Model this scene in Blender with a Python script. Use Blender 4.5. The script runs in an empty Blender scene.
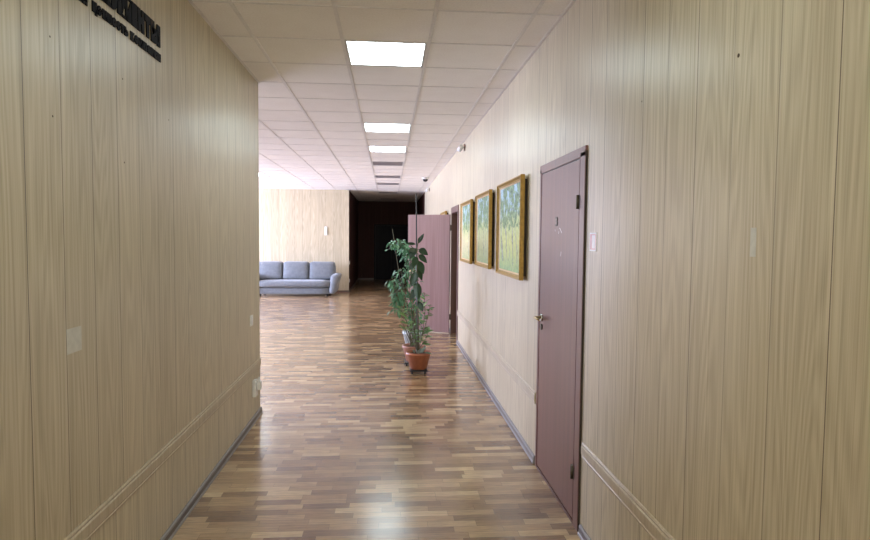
import bpy, bmesh, math, random
from mathutils import Vector, Matrix
S = bpy.context.scene
COL = S.collection
PI = math.pi

# ------------------------------------------------------------------ camera
CAMZ = 1.6119
F_PX, YAW, PITCH, ROLL = 596.3, .0775, .0541, -.0091
_f = Vector((math.sin(YAW) * math.cos(PITCH), math.cos(YAW) * math.cos(PITCH), -math.sin(PITCH)))
_r = Vector((math.cos(YAW), -math.sin(YAW), 0))
_d = _f.cross(_r)
RT = _r * math.cos(ROLL) + _d * math.sin(ROLL)
DN = -_r * math.sin(ROLL) + _d * math.cos(ROLL)
cam_data = bpy.data.cameras.new('camera')
cam = bpy.data.objects.new('camera', cam_data)
COL.objects.link(cam)
cam_data.sensor_fit = 'HORIZONTAL'
cam_data.sensor_width = 36
cam_data.lens = 36 * F_PX / 870
cam_data.clip_start = .02
M = Matrix((RT, -DN, -_f)).transposed().to_4x4()
M.translation = (0, 0, CAMZ)
cam.matrix_world = M
S.camera = cam

def at(x, y, Y):
    """point at distance Y down the corridor seen at pixel x, y (870 x 540)"""
    d = RT * ((x - 435) / F_PX) + DN * ((y - 270) / F_PX) + _f
    t = Y / d.y
    return Vector((d.x * t, Y, CAMZ + d.z * t))

# ------------------------------------------------------------------ world, daylight, exposure
S.view_settings.view_transform = 'Standard'
S.view_settings.look = 'None'
S.view_settings.gamma = 1
S.view_settings.use_curve_mapping = False
S.view_settings.exposure = -0.06
w = bpy.data.worlds.new('sky')
S.world = w
w.use_nodes = True
bg = w.node_tree.nodes['Background']
bg.inputs[0].default_value = (.80, .86, 1, 1)
bg.inputs[1].default_value = 2.0
LAMP = 15          # emission of the lit ceiling panels

def day(name, loc, rot, sx, sy, power, col):
    l = bpy.data.lights.new(name, 'AREA')
    l.shape = 'RECTANGLE'; l.size = sx; l.size_y = sy; l.energy = power; l.color = col
    o = bpy.data.objects.new(name, l)
    COL.objects.link(o)
    o.location = loc; o.rotation_euler = rot
    return o
DAY = (.60, .67, 1.0)
# overcast daylight outside the three lobby windows
for yc, pw in ((9.2, 560), (12.45, 860), (15.6, 2900)):
    day('daylight', (-9.45, yc, 1.75), (0, -PI / 2 - (.16 if yc < 15 else .04), 0), 2.0, 2.6, pw, DAY)
# added fill light for the near walls, at an assumed window behind the photographer
day('daylight', (-.05, -3.4, 1.7), (PI / 2, 0, 0), 1.4, 1.4, 150, (1, .95, .83))

# ------------------------------------------------------------------ node helpers
def mat(name):
    m = bpy.data.materials.new(name)
    m.use_nodes = True
    nt = m.node_tree
    return m, nt, nt.nodes['Principled BSDF']

class NT:
    def __init__(s, nt): s.nt = nt
    def n(s, t, **k):
        x = s.nt.nodes.new(t)
        for a, b in k.items(): setattr(x, a, b)
        return x
    def lk(s, a, b): s.nt.links.new(a, b)
    def _in(s, sock, v):
        if isinstance(v, (int, float)): sock.default_value = v
        elif isinstance(v, (tuple, list)): sock.default_value = v
        else: s.lk(v, sock)
    def m(s, op, a, b=0, c=0):
        x = s.n('ShaderNodeMath', operation=op)
        s._in(x.inputs[0], a); s._in(x.inputs[1], b); s._in(x.inputs[2], c)
        return x.outputs[0]
    def xyz(s, a, b, c):
        x = s.n('ShaderNodeCombineXYZ')
        for i, v in enumerate((a, b, c)): s._in(x.inputs[i], v)
        return x.outputs[0]
    def pos(s, obj=False):
        if obj: v = s.n('ShaderNodeTexCoord').outputs['Object']
        else: v = s.n('ShaderNodeNewGeometry').outputs['Position']
        x = s.n('ShaderNodeSeparateXYZ'); s.lk(v, x.inputs[0])
        return x.outputs
    def noise(s, vec, scale=1, detail=2, rough=.5, dist=0):
        x = s.n('ShaderNodeTexNoise')
        s.lk(vec, x.inputs['Vector'])
        x.inputs['Scale'].default_value = scale; x.inputs['Detail'].default_value = detail
        x.inputs['Roughness'].default_value = rough; x.inputs['Distortion'].default_value = dist
        return x.outputs['Fac']
    def white(s, vec):
        x = s.n('ShaderNodeTexWhiteNoise'); s.lk(vec, x.inputs['Vector']); return x.outputs['Value']
    def ramp(s, fac, stops):
        x = s.n('ShaderNodeValToRGB'); s._in(x.inputs[0], fac)
        el = x.color_ramp.elements
        while len(el) < len(stops): el.new(.5)
        for e, (p, c) in zip(el, stops):
            e.position = p; e.color = (*c, 1)
        return x.outputs['Color']
    def mix(s, f, a, b, mode='MIX'):
        x = s.n('ShaderNodeMix', data_type='RGBA', blend_type=mode)
        s._in(x.inputs[0], f)
        for i, v in ((6, a), (7, b)):
            if isinstance(v, tuple): x.inputs[i].default_value = (*v, 1)
            else: s.lk(v, x.inputs[i])
        return x.outputs[2]
    def bump(s, h, strength, dist=.002):
        x = s.n('ShaderNodeBump'); s.lk(h, x.inputs['Height'])
        x.inputs['Strength'].default_value = strength; x.inputs['Distance'].default_value = dist
        return x.outputs[0]

def setb(b, **k):
    for a, v in k.items(): b.inputs[a.replace('_', ' ')].default_value = v

def plain(name, col, rough=.5, metal=0, var=.06, scale=40, bump=0, spec=.5):
    """a procedural material: base colour with slight noise variation"""
    m, nt, b = mat(name)
    g = NT(nt)
    v = g.n('ShaderNodeTexCoord').outputs['Object']
    f = g.noise(v, scale, 3)
    lo = tuple(max(0, c * (1 - var)) for c in col); hi = tuple(min(1, c * (1 + var)) for c in col)
    g.lk(g.ramp(f, [(.3, lo), (.7, hi)]), b.inputs['Base Color'])
    setb(b, Roughness=rough, Metallic=metal, Specular_IOR_Level=spec)
    if bump: g.lk(g.bump(f, bump), b.inputs['Normal'])
    return m

MT = {}
def panel_material(name='beech_laminate_panel', tint=None):
    m, nt, b = mat(name); g = NT(nt)
    x, y, z = g.pos()
    u = g.m('ADD', x, y)
    u = g.m('ADD', u, .026)                       # puts the joints where the photograph has them
    low = g.m('LESS_THAN', z, .47)
    u = g.m('ADD', u, g.m('MULTIPLY', low, .083))
    q = g.m('DIVIDE', u, .2205)
    idn = g.m('FLOOR', q)
    fr = g.m('FRACT', q)
    idn = g.m('ADD', idn, g.m('MULTIPLY', low, 37.7))
    rnd = g.white(g.xyz(idn, 3.3, 1.7))
    zz = g.m('ADD', z, g.m('MULTIPLY', rnd, 9))
    fine = g.noise(g.xyz(g.m('MULTIPLY', u, 260), idn, g.m('MULTIPLY', zz, 1.6)), 1, 3, .6)
    med = g.noise(g.xyz(g.m('MULTIPLY', u, 75), idn, g.m('MULTIPLY', zz, .55)), 1, 3, .55)
    # long pointed cathedral figure
    warp = g.noise(g.xyz(g.m('MULTIPLY', u, 7), idn, g.m('MULTIPLY', zz, .5)), 1, 1)
    ring = g.m('SINE', g.m('MULTIPLY', warp, 95))
    ring = g.m('MULTIPLY_ADD', ring, .5, .5)
    fac = g.m('ADD', g.m('MULTIPLY', fine, .42), g.m('ADD', g.m('MULTIPLY', med, .46), g.m('MULTIPLY', ring, .10)))
    col = g.ramp(fac, [(.32, (.375, .303, .192)), (.50, (.515, .437, .296)), (.68, (.64, .56, .40))])
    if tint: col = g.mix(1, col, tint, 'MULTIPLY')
    tone = g.m('MULTIPLY_ADD', rnd, .10, .95)
    col = g.mix(1, col, g.xyz(tone, tone, tone), 'MULTIPLY')
    edge = g.m('MINIMUM', fr, g.m('SUBTRACT', 1, fr))
    joint = g.m('LESS_THAN', edge, g.m('MULTIPLY_ADD', g.white(g.xyz(g.m('ROUND', q), 8.1, 2.2)), .004, .0065))
    strong = g.m('MULTIPLY_ADD', g.white(g.xyz(g.m('ROUND', q), 1.2, 5.2)), .5, .45)
    col = g.mix(g.m('MULTIPLY', joint, strong), col, (.10, .07, .04))
    g.lk(col, b.inputs['Base Color'])
    setb(b, Roughness=.36, Specular_IOR_Level=.5)
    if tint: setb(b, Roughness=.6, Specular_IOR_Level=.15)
    h = g.m('SUBTRACT', g.m('MULTIPLY', fine, .25), joint)
    g.lk(g.bump(h, .25, .001), b.inputs['Normal'])
    return m
MT['panel'] = panel_material()
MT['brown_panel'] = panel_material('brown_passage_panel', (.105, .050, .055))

def floor_material():
    m, nt, b = mat('strip_parquet_linoleum'); g = NT(nt)
    x, y, z = g.pos()
    row = g.m('FLOOR', g.m('DIVIDE', y, .066))
    fy = g.m('FRACT', g.m('DIVIDE', y, .066))
    off = g.m('MULTIPLY', g.white(g.xyz(row, 1.1, 4.2)), 7)
    qx = g.m('ADD', g.m('DIVIDE', x, .275), off)
    cell = g.m('FLOOR', qx); fx = g.m('FRACT', qx)
    r1 = g.white(g.xyz(row, cell, .5)); r2 = g.white(g.xyz(row, cell, 7.5))
    base = g.ramp(r1, [(0, (.180, .100, .050)), (.35, (.305, .186, .096)), (.7, (.425, .280, .148)), (1, (.62, .455, .26))])
    gr = g.noise(g.xyz(g.m('MULTIPLY_ADD', r2, 31, g.m('MULTIPLY', x, 9)), g.m('MULTIPLY', y, 85), r1), 1, 3, .65)
    k = g.m('MULTIPLY_ADD', gr, 1.5, .25)
    col = g.mix(1, base, g.xyz(k, k, k), 'MULTIPLY')
    ey = g.m('MINIMUM', fy, g.m('SUBTRACT', 1, fy)); ex = g.m('MINIMUM', fx, g.m('SUBTRACT', 1, fx))
    gap = g.m('MAXIMUM', g.m('LESS_THAN', ey, .02), g.m('LESS_THAN', ex, .004))
    col = g.mix(g.m('MULTIPLY', gap, .6), col, (.06, .035, .02))
    g.lk(col, b.inputs['Base Color'])
    wear = g.noise(g.xyz(x, y, 0), 2.2, 4, .6)
    g.lk(g.m('MULTIPLY_ADD', wear, .03, .22), b.inputs['Roughness'])
    setb(b, Specular_IOR_Level=.65, Coat_Weight=.4, Coat_Roughness=.16)
    hb = g.noise(g.xyz(x, g.m('MULTIPLY', y, 3), 0), 14, 3, .6)
    g.lk(g.bump(hb, .04, .004), b.inputs['Normal'])
    return m
MT['floor'] = floor_material()

def tile_material():
    m, nt, b = mat('mineral_fibre_tile'); g = NT(nt)
    x, y, z = g.pos()
    idn = g.white(g.xyz(g.m('FLOOR', g.m('DIVIDE', g.m('ADD', x, .327), .6)), g.m('FLOOR', g.m('DIVIDE', g.m('SUBTRACT', y, 4.233), .6)), 2))
    f1 = g.noise(g.xyz(x, y, 0), 90, 4, .7); f2 = g.noise(g.xyz(x, y, idn), 5, 2)
    f = g.m('ADD', g.m('MULTIPLY', f1, .7), g.m('ADD', g.m('MULTIPLY', f2, .2), g.m('MULTIPLY', idn, .1)))
    g.lk(g.ramp(f, [(.3, (.76, .72, .67)), (.6, (.88, .85, .81))]), b.inputs['Base Color'])
    setb(b, Roughness=.9, Specular_IOR_Level=.2)
    g.lk(g.bump(f1, .35, .003), b.inputs['Normal'])
    return m
MT['tile'] = tile_material()

def door_material(name, dark, light, rough=.32):
    m, nt, b = mat(name); g = NT(nt)
    x, y, z = g.pos(True)
    u = g.m('ADD', x, y)
    a = g.noise(g.xyz(g.m('MULTIPLY', u, 130), 0, g.m('MULTIPLY', z, 1.2)), 1, 4, .6)
    c = g.noise(g.xyz(g.m('MULTIPLY', u, 22), 4, g.m('MULTIPLY', z, .5)), 1, 2)
    f = g.m('ADD', g.m('MULTIPLY', a, .6), g.m('MULTIPLY', c, .4))
    g.lk(g.ramp(f, [(.3, dark), (.7, light)]), b.inputs['Base Color'])
    setb(b, Roughness=rough, Specular_IOR_Level=.5 if light[0] > .03 else .15)
    g.lk(g.bump(a, .08, .001), b.inputs['Normal'])
    return m
MT['door'] = door_material('plum_brown_door_laminate', (.105, .043, .034), (.205, .085, .068), .29)
MT['jamb'] = door_material('dark_brown_jamb', (.085, .035, .025), (.15, .065, .045), .4)
MT['far_leaf'] = door_material('rosy_mahogany_laminate', (.28, .165, .165), (.46, .30, .30), .42)
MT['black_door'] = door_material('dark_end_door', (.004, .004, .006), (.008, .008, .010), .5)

MT['rail'] = door_material('beech_moulding', (.36, .29, .19), (.56, .47, .33), .4)
MT['grid'] = plain('white_painted_steel_grid', (.70, .67, .64), .45)
MT['void'] = plain('void_above_ceiling', (.05, .045, .04), .9)
MT['alu'] = plain('white_lamp_frame', (.7, .7, .7), .4)
MT['off_diffuser'] = plain('unlit_lamp_diffuser', (.30, .275, .29), .35)
MT['grey_plastic'] = plain('grey_skirting_plastic', (.24, .228, .222), .4)
MT['skirt_core'] = plain('brown_skirting_insert', (.085, .06, .045), .4)
MT['white_plastic'] = plain('white_plastic', (.74, .73, .70), .35)
MT['black_plastic'] = plain('black_plastic', (.012, .012, .014), .35)
MT['black_letter'] = plain('black_acrylic', (.006, .006, .009), .7, spec=.15)
MT['brass'] = plain('brass', (.55, .42, .22), .28, 1)
MT['chrome'] = plain('satin_chrome', (.75, .74, .72), .22, 1)
MT['dark_metal'] = plain('dark_bronze', (.10, .085, .06), .4, .8)
MT['gold'] = plain('gilded_frame', (.34, .20, .03), .42, .3, .25, 30)
MT['gold_inner'] = plain('gilded_inner_slip', (.62, .44, .24), .45, .1)
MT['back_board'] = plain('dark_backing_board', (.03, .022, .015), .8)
MT['terracotta'] = plain('terracotta_plastic', (.36, .125, .062), .45, 0, .12, 25)
MT['terracotta_pale'] = plain('dusty_terracotta', (.44, .21, .15), .55, 0, .15, 25)
MT['soil'] = plain('potting_soil', (.03, .02, .013), .95, 0, .5, 60, .8)
MT['bark'] = plain('green_brown_stem', (.10, .085, .04), .7, 0, .3, 60)
MT['stake'] = plain('grey_stake', (.045, .05, .055), .45)
MT['window_frame'] = plain('white_window_profile', (.8, .8, .8), .35)
MT['paper'] = plain('faded_paper_tape', (.58, .56, .49), .6)
MT['pink'] = plain('pink_print', (.80, .50, .50), .5)
MT['white_paper'] = plain('white_sign_paper', (.86, .84, .85), .4)
MT['hole'] = plain('dark_hole', (.06, .04, .025), .8)
MT['scratch'] = plain('scratched_pale_wood', (.62, .55, .52), .6)

def leaf_material(name, dark, light, rough=.35):
    m, nt, b = mat(name); g = NT(nt)
    v = g.n('ShaderNodeNewGeometry')
    f = g.n('ShaderNodeMath', operation='ADD')
    g.lk(v.outputs['Random Per Island'], f.inputs[0])
    p = g.n('ShaderNodeTexCoord').outputs['Object']
    g.lk(g.m('MULTIPLY', g.noise(p, 30, 2), .5), f.inputs[1])
    g.lk(g.ramp(g.m('DIVIDE', f.outputs[0], 1.5), [(.1, dark), (.85, light)]), b.inputs['Base Color'])
    setb(b, Roughness=rough, Specular_IOR_Level=.5)
    return m
MT['leaf_dark'] = leaf_material('rubber_plant_leaf', (.010, .032, .014), (.030, .080, .024), .28)
MT['leaf_vine'] = leaf_material('grape_ivy_leaf', (.025, .11, .05), (.20, .42, .24), .26)
MT['leaf_light'] = leaf_material('light_green_leaf', (.05, .13, .028), (.17, .32, .08), .34)
MT['leaf_silver'] = leaf_material('silvery_leaf', (.16, .22, .18), (.45, .50, .44), .4)

def fabric_material():
    m, nt, b = mat('grey_blue_upholstery'); g = NT(nt)
    p = g.n('ShaderNodeTexCoord').outputs['Object']
    f = g.noise(p, 160, 3, .7); f2 = g.noise(p, 14, 3)
    g.lk(g.ramp(g.m('ADD', g.m('MULTIPLY', f, .6), g.m('MULTIPLY', f2, .4)), [(.3, (.125, .138, .150)), (.7, (.21, .226, .24))]), b.inputs['Base Color'])
    setb(b, Roughness=.9, Specular_IOR_Level=.2, Sheen_Weight=.3)
    g.lk(g.bump(f, .4, .004), b.inputs['Normal'])
    return m
MT['fabric'] = fabric_material()

def lamp_material():
    m, nt, b = mat('lit_lamp_diffuser'); g = NT(nt)
    p = g.n('ShaderNodeTexCoord').outputs['Object']
    f = g.noise(p, 300, 1)
    setb(b, Base_Color=(.8, .8, .8, 1), Roughness=.4, Emission_Strength=LAMP)
    g.lk(g.ramp(f, [(.2, (.76, .93, .98)), (.8, (.78, .95, 1))]), b.inputs['Emission Color'])
    return m
MT['lamp'] = lamp_material()

def pane_material():
    m, nt, b = mat('window_pane'); g = NT(nt)
    nt.nodes.remove(b)
    t = g.n('ShaderNodeBsdfTransparent'); gl = g.n('ShaderNodeBsdfGlossy'); gl.inputs['Roughness'].default_value = .03
    mx = g.n('ShaderNodeMixShader'); mx.inputs[0].default_value = .07
    g.lk(t.outputs[0], mx.inputs[1]); g.lk(gl.outputs[0], mx.inputs[2])
    g.lk(mx.outputs[0], nt.nodes['Material Output'].inputs[0])
    return m
MT['pane'] = pane_material()

def painting_material(name, seed, grass, autumn):
    """a landscape of thin trees under a pale sky (object space: y along the wall, z up)"""
    m, nt, b = mat(name); g = NT(nt)
    x, y, z = g.pos(True)
    yy = g.m('ADD', y, seed)
    n1 = g.noise(g.xyz(0, yy, z), 9, 5, .65); n2 = g.noise(g.xyz(3, yy, z), 26, 4, .7)
    zz = g.m('ADD', g.m('DIVIDE', z, .8), g.m('MULTIPLY_ADD', n1, .36, -.18))
    col = g.ramp(zz, [(0, grass), (.34, autumn), (.58, (.42, .46, .17)), (.70, (.30, .42, .40)), (1, (.34, .48, .58))])
    tx = g.m('ADD', g.m('MULTIPLY', yy, 6.5), g.m('MULTIPLY', g.noise(g.xyz(0, yy, z), 3, 2), 2.2))
    tr = g.m('LESS_THAN', g.m('ABSOLUTE', g.m('SUBTRACT', g.m('FRACT', tx), .5)), g.m('MULTIPLY_ADD', g.white(g.xyz(g.m('FLOOR', tx), 1, 1)), .16, .02))
    tr = g.m('MULTIPLY', tr, g.m('MULTIPLY', g.m('GREATER_THAN', zz, .14), g.m('LESS_THAN', zz, .86)))
    col = g.mix(g.m('MULTIPLY', tr, .75), col, g.ramp(n2, [(.38, (.06, .07, .06)), (.62, (.30, .31, .27))]))
    n3 = g.noise(g.xyz(7, yy, z), 7, 4, .65)
    crown = g.m('MULTIPLY', g.m('GREATER_THAN', g.m('ADD', n3, g.m('MULTIPLY', n2, .4)), .66), g.m('GREATER_THAN', zz, .52))
    col = g.mix(g.m('MULTIPLY', crown, .9), col, g.ramp(n2, [(.35, (.04, .085, .03)), (.7, (.26, .36, .13))]))
    v = g.m('MULTIPLY_ADD', n2, 1.2, .38)
    col = g.mix(1, col, g.xyz(v, v, v), 'MULTIPLY')
    g.lk(col, b.inputs['Base Color'])
    setb(b, Roughness=.6, Specular_IOR_Level=.2)
    g.lk(g.bump(n2, .3, .003), b.inputs['Normal'])
    return m

def striped_material():
    m, nt, b = mat('white_ribbed_wrap'); g = NT(nt)
    x, y, z = g.pos(True)
    a = g.m('ARCTAN2', y, x)
    f = g.m('FRACT', g.m('ADD', g.m('MULTIPLY', a, 3.5), g.m('MULTIPLY', z, 10)))
    g.lk(g.ramp(f, [(.35, (.66, .70, .70)), (.55, (.20, .25, .25))]), b.inputs['Base Color'])
    setb(b, Roughness=.5)
    return m
MT['striped'] = striped_material()

# ------------------------------------------------------------------ mesh helpers
def obj(name, bm, m, parent=None, smooth=False, kind=None):
    me = bpy.data.meshes.new(name)
    bmesh.ops.recalc_face_normals(bm, faces=bm.faces)
    bm.to_mesh(me); bm.free()
    for mm in (m if isinstance(m, (list, tuple)) else [m]): me.materials.append(mm)
    if smooth:
        for p in me.polygons: p.use_smooth = True
    o = bpy.data.objects.new(name, me)
    COL.objects.link(o)
    if parent: o.parent = parent
    if kind: o['kind'] = kind
    return o

def struct(name, bm, m, parent=None): return obj(name, bm, m, parent, kind=None if parent else 'structure')

def thing(name, label, cat, loc=(0, 0, 0), rz=0, group=None):
    o = bpy.data.objects.new(name, None)
    o.empty_display_size = .05
    COL.objects.link(o)
    o.location = loc; o.rotation_euler = (0, 0, rz)
    return tag(o, label, cat, group)

def tag(o, label, cat, group=None):
    o['label'] = label; o['category'] = cat
    if group: o['group'] = group
    return o

def box(bm, a, b, mi=0, bev=0, seg=2):
    (x0, y0, z0), (x1, y1, z1) = a, b
    t = bmesh.new()
    bmesh.ops.create_cube(t, size=1)
    for v in t.verts:
        v.co = Vector(((x0 + x1) / 2 + v.co.x * (x1 - x0), (y0 + y1) / 2 + v.co.y * (y1 - y0), (z0 + z1) / 2 + v.co.z * (z1 - z0)))
    if bev: bmesh.ops.bevel(t, geom=t.edges[:], offset=bev, segments=seg, affect='EDGES', profile=.5)
    merge(bm, t, mi)

def merge(bm, t, mi=0, mtx=None):
    mp = {}
    for v in t.verts: mp[v] = bm.verts.new(mtx @ v.co if mtx else v.co)
    for f in t.faces:
        nf = bm.faces.new([mp[v] for v in f.verts]); nf.material_index = mi; nf.smooth = f.smooth
    t.free()

def cyl(bm, p, q, r0, r1=None, n=20, mi=0):
    tube(bm, [p, q], [r0, r0 if r1 is None else r1], n, mi)

def tube(bm, pts, rad, n=8, mi=0):
    pts = [Vector(p) for p in pts]
    if not isinstance(rad, (list, tuple)): rad = [rad] * len(pts)
    rings = []
    for i, p in enumerate(pts):
        d = (pts[min(i + 1, len(pts) - 1)] - pts[max(i - 1, 0)]).normalized()
        a = d.orthogonal().normalized() if i == 0 else (rings[-1][1] - d * rings[-1][1].dot(d)).normalized()
        b = d.cross(a)
        rings.append(([bm.verts.new(p + (a * math.cos(2 * PI * k / n) + b * math.sin(2 * PI * k / n)) * rad[i]) for k in range(n)], a))
    for (r0, _), (r1, _) in zip(rings, rings[1:]):
        for k in range(n):
            f = bm.faces.new((r0[k], r0[(k + 1) % n], r1[(k + 1) % n], r1[k])); f.smooth = n > 6; f.material_index = mi
    for r in (rings[0][0], rings[-1][0]):
        f = bm.faces.new(r); f.material_index = mi

def lathe(bm, prof, n=32, c=(0, 0, 0), mi=0):
    rings = []
    for r, z in prof:
        rings.append([bm.verts.new((c[0] + r * math.cos(2 * PI * k / n), c[1] + r * math.sin(2 * PI * k / n), c[2] + z)) for k in range(n)])
    for a, b in zip(rings, rings[1:]):
        for k in range(n):
            f = bm.faces.new((a[k], a[(k + 1) % n], b[(k + 1) % n], b[k])); f.smooth = True; f.material_index = mi
    for r in (rings[0], rings[-1]):
        f = bm.faces.new(r); f.material_index = mi

def sweep(bm, prof, axis, t0, t1, org, sx=1, mi=0):
    """extrude a closed (depth, height) profile along 'x' or 'y' from t0 to t1; depth goes along sx"""
    rings = []
    for t in (t0, t1):
        r = []
        for d, h in prof:
            r.append(bm.verts.new((org[0] + sx * d, t, org[2] + h) if axis == 'y' else (t, org[1] + sx * d, org[2] + h)))
        rings.append(r)
    n = len(prof)
    for k in range(n):
        f = bm.faces.new((rings[0][k], rings[0][(k + 1) % n], rings[1][(k + 1) % n], rings[1][k]))
        f.material_index = mi[k] if isinstance(mi, (list, tuple)) else mi
    bm.faces.new(rings[0]); bm.faces.new(rings[1])

def leaf(bm, base, direc, up, L, W, droop=.3, n=5, fold=.25):
    d = Vector(direc).normalized(); u = Vector(up)
    s = d.cross(u)
    if s.length < 1e-4: s = d.orthogonal()
    s.normalize(); u = s.cross(d).normalized()
    p = Vector(base); prev = None
    for i in range(n + 1):
        t = i / n
        wd = W * .5 * max(.03, math.sin(PI * min(1, t ** .85)) ** .8)
        c = p + d * (L * t) - Vector((0, 0, 1)) * (droop * L * t * t)
        row = [bm.verts.new(c - s * wd + u * wd * fold), bm.verts.new(c), bm.verts.new(c + s * wd + u * wd * fold)]
        if prev:
            for k in range(2):
                f = bm.faces.new((prev[k], prev[k + 1], row[k + 1], row[k])); f.smooth = True
        prev = row

# ------------------------------------------------------------------ the room
H = 2.9685
XL, XR = -1.1632, 1.0545
Y0, YE, YF, YEND, XW = -3.0, 5.465, 17.45, 22.75, -9.1
DR = (3.135, 4.09, 2.085)          # near door opening: y0, y1, top
FR_ = (9.06, 9.95, 2.05)           # far door opening

bm = bmesh.new(); box(bm, (XW - .3, Y0 - .3, -.12), (4.2, YEND + .5, 0)); struct('floor', bm, MT['floor'])

bm = bmesh.new(); box(bm, (XL - .12, Y0, 0), (XL, YE, H)); struct('wall_left', bm, MT['panel'])
bm = bmesh.new(); box(bm, (XW, YE - .12, 0), (XL - .12, YE, H)); struct('wall_near', bm, MT['panel'])
bm = bmesh.new()
TH = .12
box(bm, (XR, Y0, 0), (XR + TH, DR[0], H)); box(bm, (XR, DR[0], DR[2]), (XR + TH, DR[1], H))
box(bm, (XR, DR[1], 0), (XR + TH, FR_[0], H)); box(bm, (XR, FR_[0], FR_[2]), (XR + TH, FR_[1], H))
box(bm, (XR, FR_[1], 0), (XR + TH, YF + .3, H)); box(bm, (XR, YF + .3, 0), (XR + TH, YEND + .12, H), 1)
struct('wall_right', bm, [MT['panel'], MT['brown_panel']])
bm = bmesh.new(); box(bm, (XW, YF, 0), (XL + .005, YF + .12, H)); struct('wall_far', bm, MT['panel'])
XC = XL + .005
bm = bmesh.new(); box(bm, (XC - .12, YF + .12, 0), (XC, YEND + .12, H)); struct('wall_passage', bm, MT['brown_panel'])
bm = bmesh.new()
EX0, EX1, EZ = -.56, .74, 2.10
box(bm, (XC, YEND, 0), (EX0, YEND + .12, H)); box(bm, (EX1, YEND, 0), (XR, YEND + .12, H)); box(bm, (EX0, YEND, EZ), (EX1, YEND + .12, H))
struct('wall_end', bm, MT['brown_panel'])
# the wall behind the photographer, with an assumed window
bm = bmesh.new()
BX0, BX1, BZ0, BZ1 = -.8, .7, .95, 2.45
box(bm, (XL, Y0 - .15, 0), (BX0, Y0, H)); box(bm, (BX1, Y0 - .15, 0), (XR, Y0, H))
box(bm, (BX0, Y0 - .15, 0), (BX1, Y0, BZ0)); box(bm, (BX0, Y0 - .15, BZ1), (BX1, Y0, H))
struct('wall_behind', bm, MT['panel'])
# window wall of the lobby
wins = [(8.0, 10.4), (11.15, 13.75), (14.3, 16.9)]
WZ0, WZ1 = .80, 2.70
bm = bmesh.new(); ys = YE - .12
for a, b_ in wins:
    box(bm, (XW - .2, ys, 0), (XW, a, H)); box(bm, (XW - .2, a, 0), (XW, b_, WZ0)); box(bm, (XW - .2, a, WZ1), (XW, b_, H)); ys = b_
box(bm, (XW - .2, ys, 0), (XW, YF + .12, H))
struct('wall_window', bm, MT['panel'])
def window(name, axis, a, b_, z0, z1, c):
    root = bmesh.new()
    def bx(bm, u0, u1, v0, v1, d):
        if axis == 'y': box(bm, (c - d, u0, v0), (c + d, u1, v1))
        else: box(bm, (u0, c - d, v0), (u1, c + d, v1))
    f = .06
    bx(root, a, b_, z0, z0 + f, .035); bx(root, a, b_, z1 - f, z1, .035); bx(root, a, a + f, z0 + f, z1 - f, .035); bx(root, b_ - f, b_, z0 + f, z1 - f, .035)
    k = 2 if b_ - a > 2 else 1
    for i in range(1, k + 1):
        u = a + (b_ - a) * i / (k + 1)
        bx(root, u - f / 2, u + f / 2, z0 + f, z1 - f, .03)
    o = struct(name, root, MT['window_frame'])
    p = bmesh.new(); bx(p, a + f, b_ - f, z0 + f, z1 - f, .003)
    struct('window_pane', p, MT['pane'], o)
for i, (a, b_) in enumerate(wins): window('window_%d' % (i + 1), 'y', a, b_, WZ0, WZ1, XW - .10)
window('window_4', 'x', BX0, BX1, BZ0, BZ1, Y0 - .075)  # assumed, unseen window in front of the added fill light
# small unlit room behind the open door
bm = bmesh.new()
box(bm, (4.0, 7.5, 0), (4.1, 12, H)); box(bm, (XR + TH, 7.4, 0), (4.0, 7.5, H)); box(bm, (XR + TH, 12, 0), (4.0, 12.1, H))
struct('wall_room', bm, MT['panel'])

# ceiling: tiles with an open joint round the exposed grid
GX, GY, T = -.3269, 4.2332, .6
LIT = {(0, -5), (0, 0), (0, 5), (0, 8), (-5, 15)}
OFF = {(0, 11), (0, 15), (0, 18), (0, 23), (0, 28)}
bm = bmesh.new()
def inside(i, j):
    x0, x1 = GX + i * T, GX + (i + 1) * T; y0, y1 = GY + j * T, GY + (j + 1) * T
    return x0, x1, y0, y1
for j in range(-12, 32):
    for i in range(-15, 3):
        x0, x1, y0, y1 = inside(i, j)
        lobby = y1 > YE - .6 and y0 < YF
        xa = (XW if lobby else XL) ; xb = XR
        if x1 <= xa or x0 >= xb or (i, j) in LIT or (i, j) in OFF: continue
        X0 = max(x0 + .0130, xa) if x0 > xa else xa; X1 = min(x1 - .0130, xb)
        A0 = max(y0 + .0135, Y0); A1 = min(y1 - .0135, YEND)
        if A1 - A0 < .02 or X1 - X0 < .02: continue
        t = bmesh.new(); bmesh.ops.create_cube(t, size=1)
        bmesh.ops.delete(t, geom=[f for f in t.faces if f.normal.z > .5], context='FACES_ONLY')
        for v in t.verts: v.co = Vector(((X0 + X1) / 2 + v.co.x * (X1 - X0), (A0 + A1) / 2 + v.co.y * (A1 - A0), H + .007 + v.co.z * .014))
        merge(bm, t)
box(bm, (XW - .2, Y0 - .15, H + .014), (4.2, YEND + .2, H + .1), 1)
struct('ceiling', bm, [MT['tile'], MT['void']])
bm = bmesh.new()
for i in range(-14, 3):
    x = GX + i * T
    a, b_ = (Y0, YEND) if x > XL else (YE, YF)
    box(bm, (x - .012, a, H - .0025), (x + .012, b_, H + .012))
for j in range(-12, 32):
    y = GY + j * T
    if not Y0 < y < YEND: continue
    box(bm, ((XW if YE < y < YF else XL), y - .0075, H - .0015), (XR, y + .0075, H + .012))
struct('trim_1', bm, MT['grid'])
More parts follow.
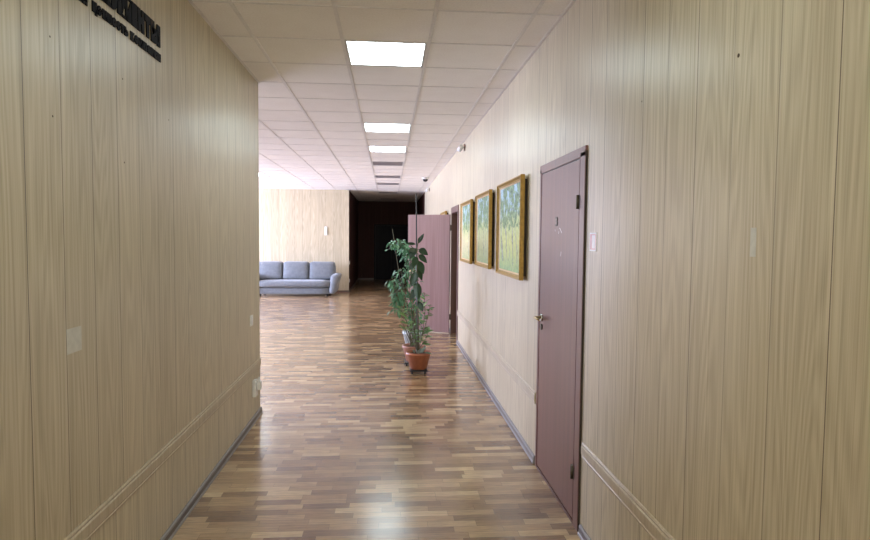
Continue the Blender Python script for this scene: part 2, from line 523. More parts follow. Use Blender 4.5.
# wall angle under the ceiling edge
bm = bmesh.new()
for (x0, x1, y0, y1) in ((XL, XL + .02, Y0, YE), (XR - .02, XR, Y0, YEND), (XW, XL, YE, YE + .02), (XW, XC, YF - .02, YF), (XC, XC + .02, YF, YEND), (XC + .02, XR - .02, YEND - .02, YEND)):
    box(bm, (x0, y0, H - .004), (x1, y1, H - .0005))
struct('trim_2', bm, MT['grid'])

# chair rail mouldings
RAIL = [(0, 0), (.007, .001), (.009, .009), (.006, .015), (.011, .022), (.011, .062), (.006, .068), (.009, .077), (.005, .085), (0, .085)]
bm = bmesh.new(); sweep(bm, RAIL, 'y', Y0, YE, (XL, 0, .430), 1); struct('trim_3', bm, MT['rail'])
bm = bmesh.new()
sweep(bm, RAIL, 'y', Y0, DR[0] - .03, (XR, 0, .428), -1); sweep(bm, RAIL, 'y', DR[1] + .06, FR_[0] - .075, (XR, 0, .428), -1); sweep(bm, RAIL, 'y', FR_[1] + .075, YEND, (XR, 0, .428), -1)
struct('trim_4', bm, MT['rail'])
# corner angle on the free end of the left wall
bm = bmesh.new(); box(bm, (XL - .02, YE, 0), (XL + .002, YE + .002, H)); box(bm, (XL, YE - .02, 0), (XL + .002, YE, H)); struct('trim_5', bm, MT['panel'])
bm = bmesh.new(); box(bm, (XC - .02, YF - .002, 0), (XC + .002, YF, H)); box(bm, (XC, YF, 0), (XC + .002, YF + .02, H)); struct('trim_6', bm, MT['panel'])
# skirtings: grey plastic with a brown cable cover strip
SK = [(0, 0), (.020, 0), (.020, .013), (.016, .018), (.013, .040), (.013, .050), (.007, .056), (0, .056)]
SKM = [0, 0, 0, 1, 0, 0, 0, 0]
def skirt(name, runs, ms=None):
    bm = bmesh.new()
    for ax, t0, t1, org, sx in runs: sweep(bm, SK, ax, t0, t1, org, sx, SKM)
    struct(name, bm, list(ms or (MT['grey_plastic'], MT['skirt_core'])))
skirt('baseboard_left', [('y', Y0, YE + .02, (XL, 0, 0), 1)])
skirt('baseboard_right', [('y', Y0, DR[0] - .03, (XR, 0, 0), -1), ('y', DR[1] + .04, FR_[0] - .075, (XR, 0, 0), -1), ('y', FR_[1] + .075, YEND, (XR, 0, 0), -1)])
skirt('baseboard_far', [('x', XW, XC, (0, YF, 0), -1)], (MT['jamb'], MT['skirt_core']))
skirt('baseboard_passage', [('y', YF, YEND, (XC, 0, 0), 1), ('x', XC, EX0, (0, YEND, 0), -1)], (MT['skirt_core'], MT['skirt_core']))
skirt('baseboard_near', [('x', XW, XL, (0, YE, 0), 1), ('y', YE, YF, (XW, 0, 0), 1)])

# ------------------------------------------------------------------ doors
# near closed door in the right wall
d1 = bpy.data.objects.new('door_1', None); COL.objects.link(d1); d1['kind'] = 'structure'; d1.location = (XR, 3.61, 0)
def dpart(name, bm, m, par=d1, smooth=False):
    o = obj(name, bm, m, par, smooth)
    o.matrix_parent_inverse = Matrix.Translation(-Vector(par.location)) if par.type == 'EMPTY' else Matrix()
    return o
PJ = .013
bm = bmesh.new()
box(bm, (XR - PJ, 3.135, 0), (XR + .10, 3.218, 2.085), 0, .003); box(bm, (XR - PJ, 4.052, 0), (XR + .10, 4.09, 2.085), 0, .003)
box(bm, (XR - PJ, 3.135, 2.056), (XR + .10, 4.09, 2.112), 0, .003)
fr1 = dpart('door_frame', bm, MT['door'])
bm = bmesh.new(); box(bm, (XR - PJ + .004, 3.236, .025), (XR + .02, 4.048, 2.050), 0, .002)
lf1 = dpart('door_leaf', bm, MT['door'])
bm = bmesh.new(); box(bm, (XR - PJ + .006, 3.226, .025), (XR + .02, 3.2358, 2.050)); box(bm, (XR - PJ + .006, 3.226, 2.0502), (XR + .02, 4.048, 2.0555))
dpart('gap_shade', bm, MT['black_plastic'], lf1)  # black strips stand in for the shade in the gap beside and above the leaf
bm = bmesh.new(); box(bm, (XR - PJ + .002, 3.1325, 0), (XR + .05, 3.1349, 2.085)); dpart('frame_edge', bm, MT['back_board'], fr1)
bm = bmesh.new(); box(bm, (XR + .035, 3.222, 0), (XR + .05, 4.052, 2.056)); dpart('door_stop', bm, MT['back_board'])
bm = bmesh.new(); box(bm, (XR - PJ + .002, 3.222, 0), (XR + .09, 4.052, .018)); dpart('threshold', bm, MT['jamb'])
fx = XR - PJ + .004
for z in (.30, 1.815):
    bm = bmesh.new(); cyl(bm, (XR - PJ - .006, 3.229, z - .038), (XR - PJ - .006, 3.229, z + .038), .009, n=12)
    box(bm, (XR - PJ - .002, 3.229, z - .034), (XR - PJ + .006, 3.262, z + .034)); box(bm, (XR - PJ - .002, 3.205, z - .034), (XR - PJ + .002, 3.229, z + .034))
    dpart('hinge', bm, MT['dark_metal'])
bm = bmesh.new(); cyl(bm, (fx, 3.985, 1.075), (fx - .010, 3.985, 1.075), .026, n=24); hs = dpart('handle_rosette', bm, MT['chrome'], lf1)
bm = bmesh.new()
tube(bm, [(fx - .008, 3.985, 1.075), (fx - .045, 3.985, 1.075), (fx - .055, 3.975, 1.075), (fx - .055, 3.93, 1.077), (fx - .052, 3.865, 1.072)], [.010, .010, .010, .0085, .006], 12)
dpart('door_handle', bm, MT['brass'], lf1)
bm = bmesh.new(); cyl(bm, (fx, 3.985, 1.01), (fx - .008, 3.985, 1.01), .021, n=20); box(bm, (fx - .010, 3.981, .995), (fx - .008, 3.989, 1.02)); dpart('keyhole_plate', bm, MT['dark_metal'], lf1)

def text_mesh(ch, size, depth, offset, xs=1.0):
    c = bpy.data.curves.new('t', 'FONT'); c.body = ch; c.size = size; c.extrude = depth / 2; c.offset = offset; c.resolution_u = 4
    o = bpy.data.objects.new('t', c); COL.objects.link(o)
    dg = bpy.context.evaluated_depsgraph_get(); dg.update()
    me = bpy.data.meshes.new_from_object(o.evaluated_get(dg))
    bpy.data.objects.remove(o); bpy.data.curves.remove(c)
    b = bmesh.new(); b.from_mesh(me); bpy.data.meshes.remove(me)
    return b
def fit_text(ch, w_, h_, depth, offset, descender=0):
    """letter mesh scaled into the box 0..w_ x -descender..h_ , thickness along z"""
    b = text_mesh(ch, .1, depth, offset)
    xs = [v.co.x for v in b.verts]; ys_ = [v.co.y for v in b.verts]
    x0, x1, y0, y1 = min(xs), max(xs), min(ys_), max(ys_)
    for v in b.verts:
        v.co.x = (v.co.x - x0) / (x1 - x0) * w_; v.co.y = (v.co.y - y0) / (y1 - y0) * (h_ + descender) - descender
    return b
bm = bmesh.new(); t = fit_text('3', .046, .060, .004, .0015)
# right wall: reading direction is -y seen from the corridor
merge(bm, t, 0, Matrix(((0, 0, -1, fx - .0022), (-1, 0, 0, 3.690), (0, 1, 0, 1.690), (0, 0, 0, 1))))
dpart('door_number', bm, MT['dark_metal'], lf1)
bm = bmesh.new()
for (y, z, ln, an) in ((3.575, 1.662, .05, .6), (3.60, 1.675, .02, .3), (3.70, 1.665, .012, 1.2), (3.565, 1.52, .03, 1.9), (3.62, 1.65, .018, 2.2)):
    t = bmesh.new(); box(t, (-.0004, -ln / 2, -.0025), (.0004, ln / 2, .0025))
    merge(bm, t, 0, Matrix.Translation((fx - .0003, y, z)) @ Matrix.Rotation(an, 4, 'X'))
dpart('scratch', bm, MT['scratch'], lf1)

# far door frame with its leaf swung open into the corridor
d2 = bpy.data.objects.new('door_2', None); COL.objects.link(d2); d2['kind'] = 'structure'; d2.location = (XR, 9.5, 0)
bm = bmesh.new()
box(bm, (XR - .012, 8.99, 0), (XR, 9.06, 2.115)); box(bm, (XR - .012, 9.95, 0), (XR, 10.02, 2.115)); box(bm, (XR - .012, 9.06, 2.05), (XR, 9.95, 2.115))
box(bm, (XR - .012, 9.06, 0), (XR + TH, 9.09, 2.05)); box(bm, (XR - .012, 9.92, 0), (XR + TH, 9.95, 2.05)); box(bm, (XR - .012, 9.09, 2.02), (XR + TH, 9.92, 2.05))
dpart('door_frame', bm, MT['jamb'], d2)
bm = bmesh.new()
LW = .765
box(bm, (-LW, -.02, .012), (0, .02, 2.0), 0, .003)
lf2 = obj('door_leaf', bm, MT['far_leaf'], d2)
lf2.matrix_parent_inverse = Matrix.Translation(-Vector(d2.location))
lf2.location = (XR - .035, 9.955, 0); lf2.rotation_euler = (0, 0, -math.radians(27))
for z in (.28, 1.78):
    bm = bmesh.new(); cyl(bm, (XR - .024, 9.945, z - .05), (XR - .024, 9.945, z + .05), .010, n=12); box(bm, (XR - .03, 9.935, z - .045), (XR - .012, 9.95, z + .045))
    dpart('hinge', bm, MT['dark_metal'], d2)
for s in (-1, 1):
    bm = bmesh.new(); yb = s * .02
    cyl(bm, (-LW + .06, yb, 1.04), (-LW + .06, yb + s * .01, 1.04), .025, n=20)
    tube(bm, [(-LW + .06, yb, 1.04), (-LW + .06, yb + s * .045, 1.04), (-LW + .08, yb + s * .05, 1.04), (-LW + .17, yb + s * .05, 1.04)], .009, 10)
    obj('door_handle', bm, MT['brass'], lf2)

bm = bmesh.new(); box(bm, (EX0 - .3, YEND + .121, -.05), (EX1 + .3, YEND + .2, EZ + .3)); struct('sky_blocker', bm, MT['back_board'])  # added unseen sheet behind the end door, keeps sky out of its gaps
# dark double door closing the passage
d3 = bpy.data.objects.new('door_3', None); COL.objects.link(d3); d3['kind'] = 'structure'; d3.location = (0, YEND, 0)
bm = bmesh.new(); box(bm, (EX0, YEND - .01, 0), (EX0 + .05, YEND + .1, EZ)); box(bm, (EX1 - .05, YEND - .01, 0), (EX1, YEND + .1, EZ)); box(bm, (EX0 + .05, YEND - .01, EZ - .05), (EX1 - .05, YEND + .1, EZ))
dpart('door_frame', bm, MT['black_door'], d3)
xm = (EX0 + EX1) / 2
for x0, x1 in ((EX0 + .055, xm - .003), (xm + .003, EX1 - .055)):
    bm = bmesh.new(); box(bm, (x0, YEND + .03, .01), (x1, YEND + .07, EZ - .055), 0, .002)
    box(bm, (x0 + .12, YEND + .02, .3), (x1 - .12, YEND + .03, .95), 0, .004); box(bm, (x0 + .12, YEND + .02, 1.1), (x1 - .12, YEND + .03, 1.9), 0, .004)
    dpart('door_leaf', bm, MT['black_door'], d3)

# ------------------------------------------------------------------ ceiling lights
def ceiling_light(i, j, lit, label, group):
    x0, x1, y0, y1 = inside(i, j)
    t = thing('ceiling_light', label, 'ceiling light', ((x0 + x1) / 2, (y0 + y1) / 2, H), 0, group)
    a = .2855; b_ = .290
    bm = bmesh.new()
    for (p, q_) in (((-a, -b_, -.001), (a, -b_ + .014, .030)), ((-a, b_ - .014, -.001), (a, b_, .030)), ((-a, -b_ + .014, -.001), (-a + .014, b_ - .014, .030)), ((a - .014, -b_ + .014, -.001), (a, b_ - .014, .030))):
        box(bm, p, q_)
    box(bm, (-a, -b_, .030), (a, b_, .07))
    obj('lamp_frame', bm, MT['alu'], t)
    bm = bmesh.new(); box(bm, (-a + .0145, -b_ + .0145, .002), (a - .0145, b_ - .0145, .008))
    obj('diffuser', bm, MT['lamp'] if lit else MT['off_diffuser'], t)
ceiling_light(0, -5, 1, 'lit ceiling panel overhead, out of view just this side of the nearest visible one', 'lit ceiling panels')
ceiling_light(0, 0, 1, 'large lit ceiling panel nearest in the corridor', 'lit ceiling panels')
ceiling_light(0, 5, 1, 'second lit ceiling panel, the middle one of the three in the corridor row', 'lit ceiling panels')
ceiling_light(0, 8, 1, 'third lit ceiling panel, just before the dark unlit ones', 'lit ceiling panels')
ceiling_light(-5, 15, 1, 'lit ceiling panel over the lobby, half hidden by the left wall edge', 'lit ceiling panels')
for j, l in ((11, 'unlit grey ceiling panel right behind the last lit one'), (15, 'second unlit grey ceiling panel along the corridor row'), (18, 'third unlit ceiling panel, last one before the dark passage'),
             (23, 'unlit ceiling panel just inside the dark passage'), (28, 'farthest unlit ceiling panel, above the dark end door')):
    ceiling_light(0, j, 0, l, 'unlit ceiling panels')

# ------------------------------------------------------------------ lettering on the left wall
def wall_text(root, word, spans, z0, h_, depth, off, m, part):
    for ch, (ya, yb) in zip(word, spans):
        if ch == ' ': continue
        desc = h_ * .28 if ch in 'цщ' else 0
        b = fit_text(ch, yb - ya, h_, depth, off, desc)
        g = bmesh.new()
        merge(g, b, 0, Matrix(((0, 0, 1, .001 + depth / 2), (1, 0, 0, ya - root.location.y), (0, 1, 0, z0 - root.location.z), (0, 0, 0, 1))))
        obj(part, g, m, root)
sg = thing('wall_lettering', 'big black raised Cyrillic capitals on the left wall', 'lettering', (XL, 2.83, 2.5))
wall_text(sg, 'КЛИЕНТЫ', [(2.545, 2.637), (2.642, 2.732), (2.740, 2.828), (2.838, 2.896), (2.903, 2.975), (2.982, 3.052), (3.058, 3.172)], 2.558, .104, .006, .0115, MT['black_letter'], 'letter')
sg2 = thing('wall_lettering', 'small black raised lower-case line under the big capitals on the left wall', 'lettering', (XL, 2.83, 2.4))
def spread(word, a, b_):
    wd = {'м': 1.25, 'ш': 1.4, 'т': .85, 'с': .9, 'ь': .95, 'г': .75}
    tot = sum(wd.get(c, 1) for c in word); y = a; out = []
    for c in word:
        k = (b_ - a) * wd.get(c, 1) / tot; out.append((y + k * .05, y + k * .95)); y += k
    return out
wall_text(sg2, 'ая', spread('ая', 2.355, 2.44), 2.487, .039, .005, .010, MT['black_letter'], 'letter')
wall_text(sg2, 'ценность', spread('ценность', 2.476, 2.800), 2.487, .039, .005, .010, MT['black_letter'], 'letter')
wall_text(sg2, 'компании', spread('компании', 2.822, 3.180), 2.487, .039, .005, .010, MT['black_letter'], 'letter')

# ------------------------------------------------------------------ wall fittings
bm = bmesh.new(); box(bm, (0, -.05, -.05), (.0015, .053, .042)); o = obj('paper_patch', bm, MT['paper']); o.location = (XL + .0005, 2.29, 1.225)
tag(o, 'pale square paper patch stuck on the left wall', 'patch')
bm = bmesh.new(); box(bm, (-.0015, -.013, -.042), (0, .013, .042)); o = obj('paper_strip', bm, MT['paper']); o.location = (XR - .0005, 1.655, 1.607)
tag(o, 'pale narrow strip of tape on the right wall', 'tape')
t = thing('door_sign', 'small white sign with a pink border on the wall beside the near door', 'sign', (XR - .0005, 3.012, 1.598))
bm = bmesh.new(); box(bm, (-.004, -.05, -.048), (0, .05, .048), 0, .001); obj('plate', bm, MT['white_paper'], t)
bm = bmesh.new()
for a, b_ in (((-.0046, -.042, -.040), (-.004, .042, -.034)), ((-.0046, -.042, .034), (-.004, .042, .040)), ((-.0046, -.042, -.034), (-.004, -.034, .034)), ((-.0046, .012, -.034), (-.004, .042, .034))): box(bm, a, b_)
obj('border', bm, MT['pink'], t)

t = thing('light_switch', 'white light switch on the left wall near its free end', 'switch', (XL + .0005, 5.125, .897))
bm = bmesh.new(); box(bm, (0, -.042, -.045), (.010, .042, .045), 0, .003); obj('switch_plate', bm, MT['white_plastic'], t)
bm = bmesh.new(); box(bm, (.010, -.024, -.028), (.015, .024, .028), 0, .002); obj('rocker', bm, MT['white_plastic'], t)
t = thing('wall_socket', 'white two-way wall socket box low on the left wall below the switch', 'socket', (XL + .0005, 5.20, .30))
bm = bmesh.new(); box(bm, (0, -.045, -.072), (.030, .045, .072), 0, .005); obj('socket_box', bm, MT['white_plastic'], t)
for zz in (-.035, .035):
    bm = bmesh.new(); tube(bm, [(.030, 0, zz), (.032, 0, zz)], .028, 24); obj('outlet_face', bm, MT['white_plastic'], t)
pa = thing('plug_adapter', 'white plug with a raised top pushed into the socket at the left wall end', 'plug', (XL + .033, 5.205, .335))
bm = bmesh.new(); box(bm, (0, -.028, -.05), (.034, .028, .024), 0, .006); obj('plug_body', bm, MT['white_plastic'], pa)
bm = bmesh.new(); box(bm, (.006, -.010, .024), (.024, .010, .06), 0, .004); obj('plug_top', bm, MT['white_plastic'], pa)

for i, (side, y, z, lab) in enumerate(((0, 2.743, 2.292, 'small dark screw hole in the left wall right below the lettering'), (0, 2.182, 2.289, 'tiny dark hole high on the left wall, left of the lettering'), (1, 1.765, 2.172, 'dark nail hole high on the right wall'),
        (1, 2.460, 2.19, 'tiny nail hole in the right wall farther from the camera'), (0, 2.745, 1.93, 'small nail hole in the left wall under the screw hole'), (0, 2.187, 2.02, 'small nail hole in the left wall near the picture edge, lower of two'), (0, 3.287, 2.22, 'small hole in the left wall farthest along, beyond the lettering'))):
    bm = bmesh.new(); x = XL if side == 0 else XR; s = 1 if side == 0 else -1; r = .0065 if i == 2 else .004
    lathe(bm, [(r * .1, .0006), (r * .6, .0006), (r, .0002), (r, 0)], 12)
    o = obj('nail_hole', bm, MT['hole']); o.location = (x + s * .0002, y, z); o.rotation_euler = (0, s * PI / 2, 0)
    tag(o, lab, 'hole', 'nail holes in the walls')

bm = bmesh.new(); box(bm, (-.035, -.022, -.125), (.035, 0, .125), 0, .004); o = obj('wall_thermometer', bm, MT['white_plastic']); o.location = (-1.815, YF - .001, 1.78)
tag(o, 'narrow white upright plate on the far wall above the sofa', 'wall plate')
for z, l in ((.33, 'white socket low at the edge of the dark passage'), (.86, 'white switch on the edge of the dark passage above the socket')):
    t = thing('wall_socket' if z < .5 else 'light_switch', l, 'socket' if z < .5 else 'switch', (XC + .003, YF + .15, z))
    bm = bmesh.new(); box(bm, (0, -.04, -.05), (.012, .04, .05), 0, .003); obj('switch_plate', bm, MT['white_plastic'], t)
    bm = bmesh.new(); box(bm, (.012, -.022, -.028), (.016, .022, .028), 0, .001); obj('rocker', bm, MT['white_plastic'], t)

# security cameras and dome on the ceiling
def cctv(y, z, label):
    t = thing('security_camera', label, 'camera', (XR - .001, y, z), 0, 'security cameras under the ceiling')
    bm = bmesh.new(); box(bm, (-.012, -.035, -.045), (0, .035, .045), 0, .003); obj('bracket', bm, MT['jamb'], t)
    bm = bmesh.new(); tube(bm, [(-.01, 0, 0), (-.045, 0, -.005), (-.055, -.01, -.005)], .012, 10); obj('arm', bm, MT['white_plastic'], t)
    bm = bmesh.new(); tube(bm, [(-.055, -.05, .012), (-.07, .055, -.025)], [.030, .034], 16); obj('camera_body', bm, MT['white_plastic'], t)
    bm = bmesh.new(); tube(bm, [(-.0702, .0557, -.0252), (-.0707, .058, -.0262)], .022, 16); obj('lens', bm, MT['black_plastic'], t)
cctv(8.36, 2.875, 'white bullet security camera high on the right wall')
cctv(15.6, 2.86, 'small far security camera on the right wall near the dark passage')
t = thing('dome_camera', 'black dome camera on the ceiling near the right wall', 'camera', (.815, 13.55, H - .003))
bm = bmesh.new(); lathe(bm, [(.06, 0), (.075, -.005), (.075, -.03), (.06, -.038), (.02, -.038)], 24); obj('dome_base', bm, MT['white_plastic'], t)
bm = bmesh.new(); lathe(bm, [(.058, -.0385), (.055, -.06), (.042, -.08), (.02, -.092), (.004, -.095)], 24); obj('dome', bm, MT['black_plastic'], t)

# ------------------------------------------------------------------ paintings
def painting(y0, y1, z0, z1, label, seed, grass, autumn):
    yc, zc = (y0 + y1) / 2, z0
    t = thing('framed_painting', label, 'painting', (XR - .001, yc, z0), 0, 'framed landscapes on the right wall')
    hw, hh = (y1 - y0) / 2, z1 - z0
    bm = bmesh.new(); box(bm, (-.026, -hw + .03, .03), (0, hw - .03, hh - .03)); obj('backing_board', bm, MT['back_board'], t)
    # moulded frame, mitred: profile (inward, outward-from-wall)
    prof = [(0, .026), (0, .056), (.004, .060), (.012, .060), (.016, .052), (.026, .044), (.031, .046), (.034, .041), (.034, .026)]
    def ring(off, x):
        return [(-x, -hw + off, off), (-x, hw - off, off), (-x, hw - off, hh - off), (-x, -hw + off, hh - off)]
    bm = bmesh.new(); rs = [[bm.verts.new(p) for p in ring(*q_)] for q_ in prof]
    for a, b_ in zip(rs, rs[1:] + rs[:1]):
        for k in range(4): bm.faces.new((a[k], a[(k + 1) % 4], b_[(k + 1) % 4], b_[k]))
    obj('frame', bm, MT['gold'], t)
    bm = bmesh.new(); pr2 = [(.0345, .027), (.0345, .038), (.038, .039), (.046, .034), (.046, .027)]
    rs = [[bm.verts.new(p) for p in ring(*q_)] for q_ in pr2]
    for a, b_ in zip(rs, rs[1:] + rs[:1]):
        for k in range(4): bm.faces.new((a[k], a[(k + 1) % 4], b_[(k + 1) % 4], b_[k]))
    obj('slip', bm, MT['gold_inner'], t)
    bm = bmesh.new(); box(bm, (-.032, -hw + .0465, .0465), (-.0265, hw - .0465, hh - .0465))
    obj('canvas', bm, painting_material('landscape_painting', seed, grass, autumn), t)
painting(4.49, 5.50, 1.29, 2.10, 'gold-framed landscape nearest to the closed door, tall pine crown under blue sky', 3.7, (.20, .32, .13), (.46, .46, .13))
painting(5.92, 6.90, 1.30, 2.10, 'gold-framed landscape in the middle of the three, thin grey trunks', 21.3, (.24, .30, .13), (.40, .39, .17))
painting(7.30, 8.33, 1.29, 2.09, 'gold-framed landscape beside the open door frame, pale path and trees', 44.2, (.34, .36, .16), (.60, .52, .26))
painting(10.60, 11.60, 1.29, 2.09, 'gold-framed picture whose top corner shows above the open door', 63.9, (.24, .30, .14), (.45, .38, .2))

# ------------------------------------------------------------------ sofa
sofa = thing('sofa', 'grey-blue three-seat sofa with block cushions against the far wall', 'sofa', (-2.56, 16.62, 0))
def soft(bm, a, b_, r=.05, puff=.0, cuts=6):
    t = bmesh.new(); bmesh.ops.create_cube(t, size=1)
    bmesh.ops.subdivide_edges(t, edges=t.edges[:], cuts=cuts, use_grid_fill=True)
    sz = Vector([b_[k] - a[k] for k in range(3)]); c = Vector([(a[k] + b_[k]) / 2 for k in range(3)])
    for v in t.verts:
        p = Vector(v.co); h = sz / 2
        q_ = Vector([p[k] * sz[k] for k in range(3)])
        inner = Vector([max(-(h[k] - r), min(h[k] - r, q_[k])) for k in range(3)])
        d = q_ - inner
        if d.length > 1e-6: q_ = inner + d.normalized() * min(r, d.length) if d.length > r else q_
        bul = 1 + puff * (1 - (2 * p.x) ** 2) * (1 - (2 * p.z) ** 2)
        q_.y *= bul
        v.co = c + q_
    for f in t.faces: f.smooth = True
    merge(bm, t)
bm = bmesh.new(); soft(bm, (-.99, -.36, .05), (.99, .44, .225), .03); obj('base', bm, MT['fabric'], sofa)
bm = bmesh.new(); soft(bm, (-.975, -.42, .235), (.975, .25, .425), .07, .04, 8); obj('seat', bm, MT['fabric'], sofa)
for k in range(3):
    bm = bmesh.new(); x0 = -1.075 + k * .7167
    soft(bm, (x0 + .012, -.01, .43), (x0 + .705, .24, .915), .06, .18, 8)
    for v in bm.verts: v.co.y += (v.co.z - .43) * .24
    obj('back_cushion', bm, MT['fabric'], sofa)
bm = bmesh.new(); soft(bm, (-1.07, .30, .21), (1.07, .46, .86), .05); obj('backrest', bm, MT['fabric'], sofa)
for s in (-1, 1):
    bm = bmesh.new(); soft(bm, (.95, -.44, .07), (1.14, .40, .60), .085, 0, 10)
    for v in bm.verts:
        tz = (v.co.z - .085) / .515
        v.co.x += .05 * tz + (v.co.x - .95) * .42 * tz ** 2
        v.co.x *= s
    obj('armrest', bm, MT['fabric'], sofa)
for sx in (-.90, .90):
    for sy in (-.27, .36):
        bm = bmesh.new(); cyl(bm, (sx, sy, 0), (sx, sy, .06), .03, .04); obj('leg', bm, MT['black_plastic'], sofa)

# ------------------------------------------------------------------ plants
rng = random.Random(7)
def caddy(loc, r, label):
    t = thing('plant_caddy', label, 'plant caddy', loc, 0, 'black wheeled bases under the plant pots')
    bm = bmesh.new(); box(bm, (-r, -r, .034), (r, r, .050), 0, .006); obj('board', bm, MT['black_plastic'], t)
    for sx in (-1, 1):
        for sy in (-1, 1):
            bm = bmesh.new(); c = Vector((sx * (r - .028), sy * (r - .028), .016))
            cyl(bm, c - Vector((.011, 0, 0)), c + Vector((.011, 0, 0)), .016, n=16); box(bm, (c.x - .007, c.y - .007, .028), (c.x + .007, c.y + .007, .034))
            obj('caster', bm, MT['black_plastic'], t)
def pot(root, r0, r1, h_, m, z0):
    bm = bmesh.new()
    lathe(bm, [(r0 * .9, z0), (r0, z0 + .008), (r1 * .97, z0 + h_ * .82), (r1, z0 + h_ * .83), (r1 + .006, z0 + h_ * .86), (r1 + .006, z0 + h_), (r1 - .008, z0 + h_), (r1 - .012, z0 + h_ * .80)], 36)
    obj('pot', bm, m, root)
    bm = bmesh.new(); lathe(bm, [(.001, z0 + h_ * .885), (r1 * .5, z0 + h_ * .88), (r1 - .013, z0 + h_ * .86), (r1 - .02, z0 + h_ * .81)], 24)
    obj('soil', bm, MT['soil'], root)
def L(root, p): return Vector(p) - Vector(root.location)

# -- rubber plant on a tall stake in the front pot
PY = 7.02
ca = at(418.5, 371, PY); A = Vector((ca.x, PY + .02, 0))
caddy(A, .105, 'black wheeled base under the front terracotta pot')
rp = thing('potted_plant', 'rubber plant with large dark leaves on a tall stake in the front terracotta pot', 'potted plant', (A.x, A.y, .0505), 0, 'potted plants by the open door')
pot(rp, .100, .145, .205, MT['terracotta'], 0)
bm = bmesh.new(); tube(bm, [L(rp, at(417.5, 352, A.y + .03)), L(rp, at(416.8, 290, A.y + .03)), L(rp, at(416.2, 193.5, A.y + .03))], [.011, .0085, .0075], 10); obj('stake', bm, MT['stake'], rp)
sp = [at(418, 353, A.y), at(418.2, 330, A.y), at(417.6, 300, A.y + .01), at(416.9, 270, A.y), at(417, 248, A.y - .01), at(418.5, 240, A.y)]
bm = bmesh.new(); tube(bm, [L(rp, p) for p in sp], [.010, .009, .008, .007, .006, .004], 8); obj('stem', bm, MT['bark'], rp)
def big(root, bx, by, tx, ty, wpx, dep, Y, droop=.12, m='leaf_dark'):
    p, q_ = at(bx, by, Y), at(tx, ty, Y + dep)
    d = q_ - p; bm = bmesh.new()
    d0 = d + Vector((0, 0, droop * d.length)); ln = d0.length
    st = p + d0 * .12
    tube(bm, [L(root, p), L(root, st)], .0028, 6)
    nrm = Vector((rng.uniform(-.25, .25), -1, .55))
    leaf(bm, L(root, st), d0, nrm, ln * .88, wpx * Y / F_PX * 1.12, droop * .9, 7, .16)
    obj('leaf', bm, MT[m], root)
for a in ((417.5, 249, 428, 256, 6.5, -.06, .25), (417.5, 254, 427, 264, 5.5, -.10, .2), (418, 259, 423.5, 274.5, 6.5, -.05, .05), (417, 280, 418.2, 300, 7.5, -.09, .02),
          (417, 247, 409.5, 259, 6, -.05, .1), (417, 245, 424, 233.5, 3.5, .02, .0), (417, 244.5, 405.5, 243.8, 3, .03, .1), (416.8, 270, 411.5, 287, 7, -.06, .05),
          (416.8, 262, 409, 270, 6, .05, .15), (417.4, 255, 413, 268, 6, -.1, .05), (417, 266, 422, 281, 5, .08, .1), (417.4, 288, 410, 300, 6, .05, .1),
          (417.8, 243, 421.2, 236, 3, -.03, 0), (417.4, 251, 408.5, 251, 5, -.09, .2), (417.6, 300, 423, 312, 5, -.06, .1)):
    big(rp, *a[:6], A.y, a[6])
# its lower, lighter shoots
bm = bmesh.new(); fb = bmesh.new()
for pts in (((420, 353), (423, 330), (425, 310), (424.5, 294)), ((419, 353), (412, 335), (404, 316), (401, 309)), ((420, 353), (426, 338), (429, 330)), ((418, 353), (415, 338), (413, 322)), ((421, 353), (422.5, 335), (427.5, 318), (430, 305))):
    P3 = [at(x, y, A.y + rng.uniform(-.10, .10)) for x, y in pts]; P3[0] = Vector((A.x + rng.uniform(-.04, .04), A.y + rng.uniform(-.04, .04), .225))
    tube(bm, [L(rp, p) for p in P3], [.005, .004, .003, .002][:len(P3)], 6)
    for k in range(1, 5 * len(P3)):
        tt = .22 + .78 * k / (5 * len(P3) - 1); u = tt * (len(P3) - 1); i = min(int(u), len(P3) - 2); c = P3[i].lerp(P3[i + 1], u - i)
        an = rng.uniform(0, 2 * PI)
        leaf(fb, L(rp, c), (math.cos(an), math.sin(an), rng.uniform(.0, .8)), (0, -.3, 1), rng.uniform(.06, .10), rng.uniform(.028, .046), rng.uniform(.1, .4), 5)
for (x, y, tx, ty) in ((424, 333, 434, 329), (423, 344, 431, 344), (409, 320, 397, 309), (409, 325, 399.5, 320), (411, 333, 404.5, 325), (406, 331, 398.5, 324), (421, 309, 428, 300), (421, 305, 414, 309)):
    p, q_ = at(x, y, A.y), at(tx, ty, A.y - .05); d = q_ - p
    leaf(fb, L(rp, p), d, (0, -.6, 1), d.length, .042, .1, 5)
obj('shoot', bm, MT['bark'], rp)
obj('foliage', fb, MT['leaf_light'], rp)
bm = bmesh.new()
for k in range(12):
    an = rng.uniform(0, 2 * PI); rr = rng.uniform(.02, .07)
    leaf(bm, (rr * math.cos(an), rr * math.sin(an), .185), (math.cos(an) * .55, math.sin(an) * .55, rng.uniform(.8, 1.6)), (0, -.4, 1), rng.uniform(.06, .12), rng.uniform(.025, .04), .25, 5)
obj('silver_foliage', bm, MT['leaf_silver'], rp)['label'] = 'silvery grey-green low leaves'
p = at(424, 353, A.y - .13); bm = bmesh.new(); leaf(bm, L(rp, Vector((p.x, A.y - .12, .262))), (.9, -.35, .1), (0, 0, 1), .10, .075, .25, 6, .1)
obj('leaf', bm, MT['leaf_vine'], rp)

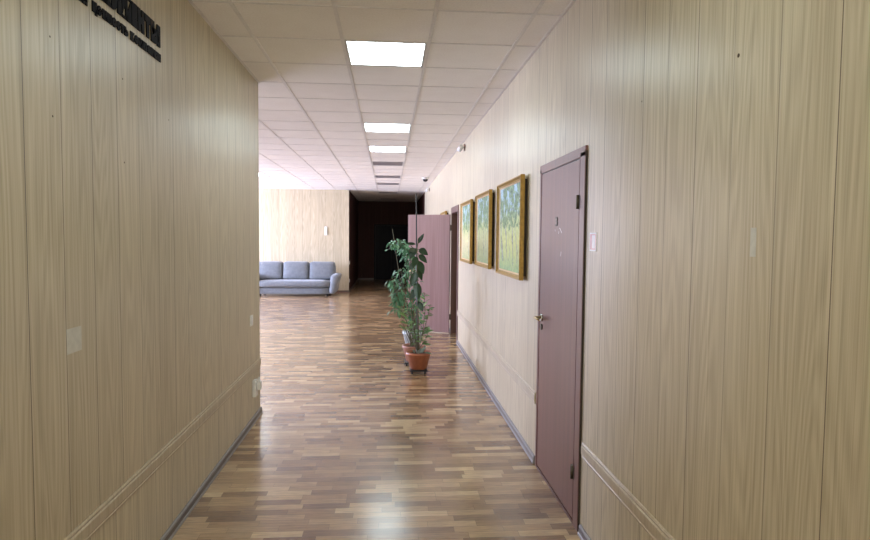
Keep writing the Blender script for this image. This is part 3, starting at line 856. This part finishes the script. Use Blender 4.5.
# -- second terracotta pot, just behind, with its ivy
cb = at(408.2, 365, 7.50); B = Vector((cb.x + .065, 7.50, 0))
caddy(B, .115, 'black wheeled base under the dusty pot behind the front one')
ivy = thing('potted_plant', 'tall leaning grape ivy with small glossy leaves in the dusty pot behind', 'potted plant', (B.x, B.y, .0505), 0, 'potted plants by the open door')
pot(ivy, .095, .135, .20, MT['terracotta_pale'], 0)
VY = 7.6
stems = [[(410, 350), (410, 320), (407, 292), (409, 268), (407, 252), (400, 243), (394, 240), (389, 246)],
         [(409, 350), (404, 322), (399, 300), (402, 280), (408, 262), (404, 250), (397, 246)],
         [(410, 350), (412, 325), (410, 300), (413, 280), (411, 258), (408, 248)],
         [(408, 350), (401, 325), (396, 300), (392, 285), (390, 278)],
         [(409, 350), (405, 330), (402, 305), (396, 290), (393, 300), (392, 312)],
         [(410, 350), (408, 318), (400, 285), (398, 268)],
         [(410, 350), (414, 322), (415, 300), (414, 285)]]
bm = bmesh.new(); fb = bmesh.new(); trail = bmesh.new()
for st in stems:
    dep = rng.uniform(-.10, .12)
    P3 = []
    for k, (x, y) in enumerate(st):
        P3.append(at(x + 2.5, y, VY + dep * k / 3 + rng.uniform(-.04, .04)))
    P3[0] = Vector((B.x + rng.uniform(-.05, .05), B.y + rng.uniform(-.05, .05), .225))
    tube(bm, [L(ivy, p) for p in P3], [.006 * (1 - .7 * k / len(P3)) for k in range(len(P3))], 6)
    nn = 21 * (len(P3) - 1)
    for k in range(nn):
        tt = .34 + .66 * k / (nn - 1); u = tt * (len(P3) - 1); i = min(int(u), len(P3) - 2); c = P3[i].lerp(P3[i + 1], u - i)
        an = rng.uniform(0, 2 * PI); sp_ = rng.uniform(.01, .08)
        o_ = Vector((math.cos(an) * sp_, math.sin(an) * sp_, rng.uniform(-.05, .03)))
        tube(bm, [L(ivy, c), L(ivy, c + o_)], .0014, 4)
        leaf(fb, L(ivy, c + o_), (math.cos(an) * .8, math.sin(an) * .8, rng.uniform(-1.5, .3)), (math.cos(an) * .5, math.sin(an) * .5 - .3, 1), rng.uniform(.04, .072), rng.uniform(.022, .036), rng.uniform(.1, .45), 4)
obj('stem', bm, MT['bark'], ivy)
obj('foliage', fb, MT['leaf_vine'], ivy); trail.free()
bm = bmesh.new(); tube(bm, [L(ivy, Vector((B.x - .02, B.y, .21))), L(ivy, at(403, 300, VY)), L(ivy, at(392.4, 229, VY))], [.005, .004, .003], 8); obj('support_stick', bm, MT['bark'], ivy)

# -- white ribbed pot on its own base, third in the row
cc = at(413, 351, 8.15); Cc = Vector((cc.x, 8.15, 0))
caddy(Cc, .12, 'black wheeled base under the white striped pot')
wp = thing('potted_plant', 'white striped pot with a short bushy plant, third in the row', 'potted plant', (Cc.x, Cc.y, .0505), 0, 'potted plants by the open door')
pot(wp, .085, .14, .28, MT['striped'], 0)
bm = bmesh.new(); fb = bmesh.new()
for k in range(16):
    an = rng.uniform(0, 2 * PI); ln = rng.uniform(.25, .6); ti = rng.uniform(.08, .32)
    e = Vector((math.cos(an) * ti * ln, math.sin(an) * ti * ln, .235 + ln)); s_ = Vector((math.cos(an) * .03, math.sin(an) * .03, .235))
    tube(bm, [s_, s_.lerp(e, .5) + Vector((0, 0, .03)), e], [.004, .003, .002], 6)
    for q_ in range(7):
        c = s_.lerp(e, .3 + .7 * q_ / 6); a2 = rng.uniform(0, 2 * PI)
        leaf(fb, c, (math.cos(a2), math.sin(a2), rng.uniform(-.2, .8)), (0, -.3, 1), rng.uniform(.06, .10), rng.uniform(.025, .042), .3, 4)
obj('stem', bm, MT['bark'], wp); obj('foliage', fb, MT['leaf_light'], wp)
